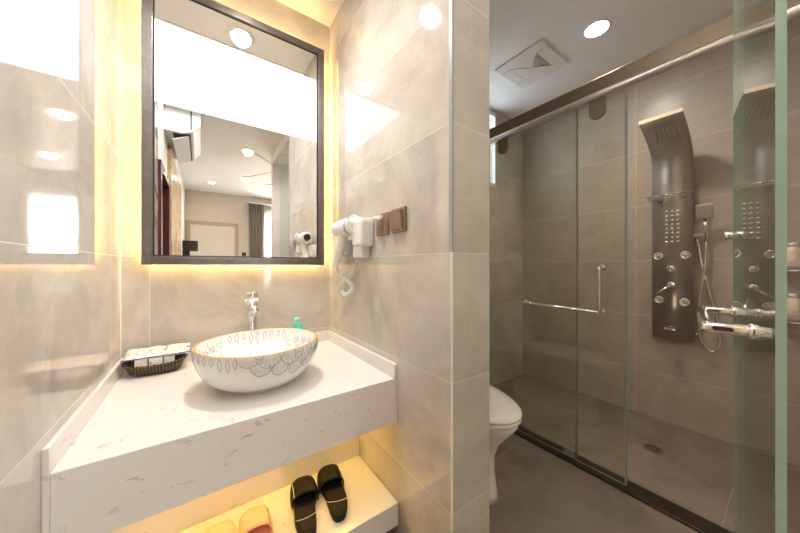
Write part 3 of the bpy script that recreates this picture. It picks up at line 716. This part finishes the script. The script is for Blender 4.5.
obj('handle_collar', B().cyl(dp(0.70, 0.065, zh), dp(0.70, 0.074, zh), 0.0125, seg=18).cyl(dp(0.972, 0.065, zh), dp(0.972, 0.074, zh), 0.0125, seg=18), 'chrome', hh)
obj('edge_clamp', B().cyl(dp(R1-0.02, DL-0.018, 1.165), dp(R1-0.02, DL, 1.165), 0.012, seg=20, bev=0.002).cyl(dp(R1-0.02, DR, 1.165), dp(R1-0.02, DR+0.015, 1.165), 0.012, seg=20, bev=0.002), 'chrome', g_)

# ------------------------------------------------------------------ shower panel
PY0, PY1, PXF = 0.398, 0.602, 2.592
o = thing('shower_tower', 'tall brushed steel shower panel with curved rain head on the shower wall', 'shower panel', (XW, 0.5, 0.58))
# profile in (x, z): back at wall side, front face towards -x
front = [Vector((PXF, 0, 0.585)), Vector((PXF, 0, 1.70))]+bez((PXF, 0, 1.70), (PXF, 0, 1.84), (2.53, 0, 1.90), (2.30, 0, 1.985), 14)[1:]
prof = []
for i, p_ in enumerate(front):
    a = front[max(0, i-1)]; c_ = front[min(len(front)-1, i+1)]; dd = (c_-a).normalized(); nn_ = Vector((dd.z, 0, -dd.x))
    prof.append((p_, p_+nn_*0.022 if i else p_+Vector((0.022, 0, 0))))
b = B()
rows = []
for f_, k_ in prof:
    rows.append([Vector((f_.x, PY0, f_.z)), Vector((f_.x, PY1, f_.z)), Vector((k_.x, PY1-0.004, k_.z)), Vector((k_.x, PY0+0.004, k_.z))])
b.smooth = False
b.grid(rows, True, True, True)
for f_ in b.bm.faces: f_.smooth = len(f_.verts) == 4 and abs(f_.normal.y) < 0.5
body = obj('panel_body', b, 'steel', o)
obj('wall_bracket', B().box(PXF+0.02, XW, 0.45, 0.55, 0.62, 1.68), 'steel', o)
tipf, tipb = prof[-1]
obj('head_edge_lit', B().box(tipf.x-0.003, tipf.x+0.003, PY0, PY1, tipf.z-0.001, tipb.z+0.001, 0.001, 1), 'cream', o)  # steel rim coloured cream to stand for the light it catches
# rain slots under the head
f0, f1 = front[-2], front[-1]
for i in range(6):
    y = 0.440+0.022*i
    pts = []
    for q in range(-6, -2):
        dd = (front[q+1]-front[q-1]).normalized() if q < -1 else Vector((-1, 0, 0)); nn_ = Vector((-dd.z, 0, dd.x)); nn_ = nn_ if nn_.z < 0 else -nn_
        pts.append(Vector((front[q].x, y, front[q].z))+nn_*0.0015)
    obj('rain_slot', B().tube(pts, 0.0032, 8), 'rail_steel', o)
for i in range(3):
    for j in range(8):
        y = 0.523-0.028*(i)+0.005; z_ = 1.243+0.029*j
        obj('body_jet', B().lathe([(0.0085, 0), (0.0075, 0.005), (0.004, 0.007)], (PXF, y, z_), (-1, 0, 0), 12), 'jet', o)
for y, z_ in ((0.570, 1.145), (0.436, 1.150), (0.566, 0.847), (0.440, 0.842)):
    q_ = obj('side_jet', B().lathe([(0.026, 0), (0.026, 0.006), (0.020, 0.010), (0.018, 0.007), (0.010, 0.007)], (PXF, y, z_), (-1, 0, 0), 22), 'jet', o)
    obj('jet_nozzle', B().lathe([(0.012, 0.006), (0.010, 0.013), (0.005, 0.014)], (PXF, y, z_), (-1, 0, 0), 16), 'greyplastic', q_)
obj('diverter_knob', B().lathe([(0.030, 0), (0.030, 0.008), (0.024, 0.012), (0.023, 0.034), (0.018, 0.038)], (PXF, 0.503, 1.062), (-1, 0, 0), 24).box(PXF-0.05, PXF-0.03, 0.497, 0.509, 1.04, 1.084, 0.003), 'chrome', o)
q_ = obj('mixer_valve', B().lathe([(0.032, 0), (0.032, 0.006), (0.024, 0.010), (0.022, 0.035), (0.017, 0.042)], (PXF, 0.497, 0.955), (-1, 0, 0), 24), 'chrome', o)
obj('lever', B().tube([(PXF-0.032, 0.497, 0.955), (PXF-0.055, 0.53, 0.925), (PXF-0.062, 0.565, 0.895)], 0.009, 10, r_end=0.006), 'chrome', q_)
obj('tub_spout', B().lathe([(0.022, 0), (0.022, 0.005), (0.014, 0.008), (0.013, 0.04)], (PXF, 0.500, 0.665), (-1, 0, 0), 20).box(PXF-0.075, PXF-0.02, 0.470, 0.530, 0.655, 0.675, 0.008), 'chrome', o)
sh_ = obj('tray', B().box(PXF-0.10, PXF, 0.395, 0.605, 1.522, 1.527, 0.002, 1), 'glass_clear', o)
obj('tray_rail', B().tube([(PXF, 0.608, 1.545), (PXF-0.105, 0.608, 1.545), (PXF-0.105, 0.392, 1.545), (PXF, 0.392, 1.545)], 0.005, 8)
    .cyl((PXF, 0.56, 1.515), (PXF-0.03, 0.56, 1.515), 0.011).cyl((PXF, 0.44, 1.515), (PXF-0.03, 0.44, 1.515), 0.011), 'chrome', sh_)
obj('hose_outlet', B().cyl((2.61, PY0, 0.64), (2.61, PY0-0.025, 0.64), 0.012, seg=16), 'chrome', o)
obj('hand_shower_bracket', B().box(2.585, 2.615, PY0-0.062, PY0, 1.262, 1.285, 0.004), 'chrome', o)
s = thing('hand_shower', 'square chrome hand shower with hanging hose beside the shower panel', 'hand shower', (2.58, 0.345, 1.25))
obj('spray_head', B().box(2.535, 2.555, 0.308, 0.382, 1.375, 1.465, 0.006).rot(FT(-14), (2.55, 0.345, 1.42), 'Y'), 'steel', s)
obj('grip', B().tube([(2.598, 0.345, 1.235), (2.588, 0.345, 1.30), (2.566, 0.345, 1.385)], 0.010, 12), 'chrome', s)
hp_ = [Vector((2.598, 0.345, 1.237))]+bez((2.598, 0.345, 1.22), (2.60, 0.345, 1.0), (2.60, 0.385, 0.9), (2.60, 0.378, 0.70), 14)+bez((2.60, 0.378, 0.70), (2.60, 0.376, 0.53), (2.60, 0.285, 0.50), (2.60, 0.288, 0.62), 12)[1:]+bez((2.60, 0.288, 0.62), (2.60, 0.290, 0.80), (2.606, 0.360, 1.0), (2.606, 0.372, 1.15), 12)[1:]+bez((2.606, 0.372, 1.15), (2.606, 0.376, 1.20), (2.606, 0.382, 1.235), (2.606, 0.385, 1.255), 5)[1:]
obj('hose', B().tube(hp_, 0.0078, 10), 'chrome', s)
f = thing('floor_drain', 'small round metal drain in the shower floor', 'drain', (2.18, 0.504, 0))
obj('drain_plate', B().lathe([(0.044, 0.0), (0.044, 0.003), (0.040, 0.004)], (2.18, 0.504, 0), seg=28), 'floor_drain', f)
b = B()
for i in range(8):
    a = 2*PI*i/8
    b.cyl((2.18+0.026*math.cos(a), 0.504+0.026*math.sin(a), 0.004), (2.18+0.026*math.cos(a), 0.504+0.026*math.sin(a), 0.0046), 0.0065, seg=10)
obj('drain_holes', b, 'blackplastic', f)
# corner rack on the right
rk = [('upper wire shower rack on the wall right of the glass door', 1.055, 0.16), ('lower wire shower rack on the wall right of the glass door', 0.785, 0.17)]
for lab, zz, hb_ in rk:
    o = thing('shower_rack', lab, 'rack', (XW, -0.08, zz), None)
    b = B()
    for x in (2.52, 2.55, 2.58, 2.61): b.tube([(x, -0.28, zz), (x, 0.068, zz)], 0.003, 6)
    b.tube([(XW, 0.068, zz), (2.505, 0.068, zz), (2.505, -0.28, zz), (XW, -0.28, zz)], 0.005, 8)
    obj('shelf_grid', b, 'chrome', o)
    obj('guard_rail', B().box(2.500, 2.506, -0.28, 0.070, zz+0.02, zz+0.045, 0.001, 1).box(2.506, XW, 0.064, 0.070, zz+0.02, zz+0.045, 0.001, 1), 'rail_steel', o)
    words = 'upper' if zz > 1 else 'lower'
    t2 = thing('toiletry_bottle', 'cream toiletry bottle on the %s shower rack' % words, 'bottle', (2.56, 0.025, zz+0.003))
    h0 = 0.125
    obj('bottle_body', B().lathe([(0.030, 0), (0.033, 0.004), (0.033, h0*0.6), (0.026, h0*0.85), (0.013, h0)], (2.56, 0.025, zz+0.003), seg=24), 'cream', t2)
    obj('cap', B().cyl((2.56, 0.025, zz+0.003+h0), (2.56, 0.025, zz+0.003+h0+0.02), 0.015, seg=18), 'plastic', t2)

# ------------------------------------------------------------------ the bedroom seen in the mirror
a = thing('air_conditioner', 'white split air conditioner high on the bedroom wall, seen in the mirror', 'air conditioner', (XL, -0.5, 2.2))
b = B(); b.smooth = False
pf = [(0, 0.30), (0.20, 0.30), (0.255, 0.27), (0.27, 0.20), (0.265, 0.10), (0.21, 0.03), (0.13, 0.0), (0, 0.0)]
b.prism(pf, -0.92, -0.08, lambda p0, p1, h_: Vector((XL+p0, h_, 2.29+p1)))
obj('case', b, 'ac', a)
obj('air_outlet', B().box(XL+0.06, XL+0.19, -0.88, -0.12, 2.286, 2.30), 'blackplastic', a)
obj('louver', B().box(XL+0.05, XL+0.20, -0.87, -0.13, 2.26, 2.267).rot(FT(-25), (XL+0.12, -0.5, 2.27), 'Y'), 'ac', a)
obj('side_vent', B().box(XL+0.19, XL+0.20, -0.081, -0.077, 2.33, 2.50), 'blackplastic', a)
# chandelier
def refl(u, v, yreal):     # point on the plane Y=yreal met by the photo's ray after the mirror
    S_, C_ = math.sin(math.radians(35.15)), math.cos(math.radians(35.15))
    dx = (u-400)/282.5; dz = -(v-266)/282.5; rx = S_+dx*C_; ry = C_-dx*S_
    k_ = (2*(MY+0.007)-yreal)/ry; return Vector((rx*k_, yreal, 1.08+dz*k_))
hub = Vector((0.95, -1.15, ZB))
ch = thing('chandelier', 'brass branching ceiling lamp with round glowing discs, seen in the mirror', 'ceiling lamp', hub)
obj('canopy', B().cyl(hub, hub-Vector((0, 0, 0.03)), 0.06, seg=24), 'gold', ch)
obj('stem', B().cyl(hub-Vector((0, 0, 0.03)), hub-Vector((0, 0, 0.17)), 0.010), 'gold', ch)
for (tx, ty, tz) in ((0.444, -0.53, 2.42), (0.56, -1.71, 2.42), (0.93, -1.97, 2.42), (1.5, -0.75, 2.44), (1.5, -1.6, 2.42)):
    tip = Vector((tx, ty, tz)); st = hub-Vector((0, 0, 0.16))
    ar = obj('arm', B().cyl(st, tip+Vector((0, 0, 0.012)), 0.006, seg=10), 'gold', ch)
    ld = obj('lamp_shade', B().lathe([(0.06, -0.012), (0.065, 0.0), (0.05, 0.016), (0.012, 0.02)], tip, seg=24), 'gold', ar)
    ld['label'] = 'round brass lamp head'
    obj('lamp_disc', B().cyl(tip-Vector((0, 0, 0.022)), tip-Vector((0, 0, 0.012)), 0.055, seg=24), 'disc', ch)
    L = bpy.data.lights.new('bulb', 'SPOT'); L.energy = LAMP_SPOT; L.color = (1, 0.86, 0.70); L.shadow_soft_size = 0.04; L.spot_size = FT(165); L.spot_blend = 0.8
    lo = bpy.data.objects.new('bulb', L); COL.objects.link(lo); lo.parent = ch; lo.location = tip-hub-Vector((0, 0, 0.026))
downlight('small round downlight in the bedroom ceiling, seen in the mirror behind the brass lamp', 0.16, -3.1, 0.045, 10, FT(140), (1, 0.86, 0.7), ZB)
def drape(name, label, cat, mat, x0, x1, y, z0, z1, amp, folds):
    b = B(); b.smooth = True; n = folds*8
    f_ = [(x0+(x1-x0)*i/n, y+amp*math.sin(2*PI*i/8)) for i in range(n+1)]; k_ = [(x_, y_+0.004) for x_, y_ in reversed(f_)]
    b.grid([[Vector((x_, y_, zz)) for x_, y_ in f_+k_] for zz in (z0, (z0+z1)/2, z1)], True, True, True)
    return tag(obj(name, b, mat), label, cat)
drape('curtain', 'taupe curtain hanging at the left of the bedroom window, seen in the mirror', 'curtain', 'curtain', 0.86, 1.17, YBED+0.10, 0.02, 2.46, 0.03, 5)
drape('curtain', 'taupe curtain at the right side of the bedroom window', 'curtain', 'curtain', 2.36, 2.68, YBED+0.10, 0.02, 2.46, 0.03, 5)
drape('sheer_curtain', 'white sheer curtain across the bedroom window, seen in the mirror', 'sheer curtain', 'sheer', 1.10, 2.44, YBED+0.045, 0.02, 2.46, 0.012, 18)
tag(obj('curtain_rail', B().box(0.84, 2.70, YBED, YBED+0.14, 2.46, 2.49), 'plastic'), 'white curtain rail above the bedroom window', 'curtain rail')
tag(obj('wall_panel_switch', B().box(0.735, 0.815, YBED, YBED+0.012, 1.30, 1.38, 0.003), 'blackplastic'), 'small black switch on the bedroom wall between door and curtain', 'switch')
k = thing('side_cabinet', 'white low cabinet along the bedroom wall under the coffee machine', 'cabinet', (-0.05, -2.75, 0))
obj('cabinet_body', B().box(XL+0.004, 0.20, -3.1, -2.4, 0, 0.98, 0.004), 'door_white', k)
obj('cabinet_top', B().box(XL+0.004, 0.22, -3.12, -2.38, 0.98, 1.0, 0.002), 'stone', k)
k = thing('coffee_machine', 'small black coffee machine on the cabinet, seen at the mirror bottom', 'coffee machine', (-0.15, -2.75, 1.0))
obj('machine_base', B().box(-0.25, -0.05, -2.86, -2.64, 1.0, 1.10, 0.008), 'blackplastic', k)
obj('machine_column', B().box(-0.25, -0.15, -2.86, -2.64, 1.10, 1.33, 0.008), 'blackplastic', k)
obj('machine_head', B().box(-0.25, -0.04, -2.86, -2.64, 1.33, 1.50, 0.012), 'blackplastic', k)
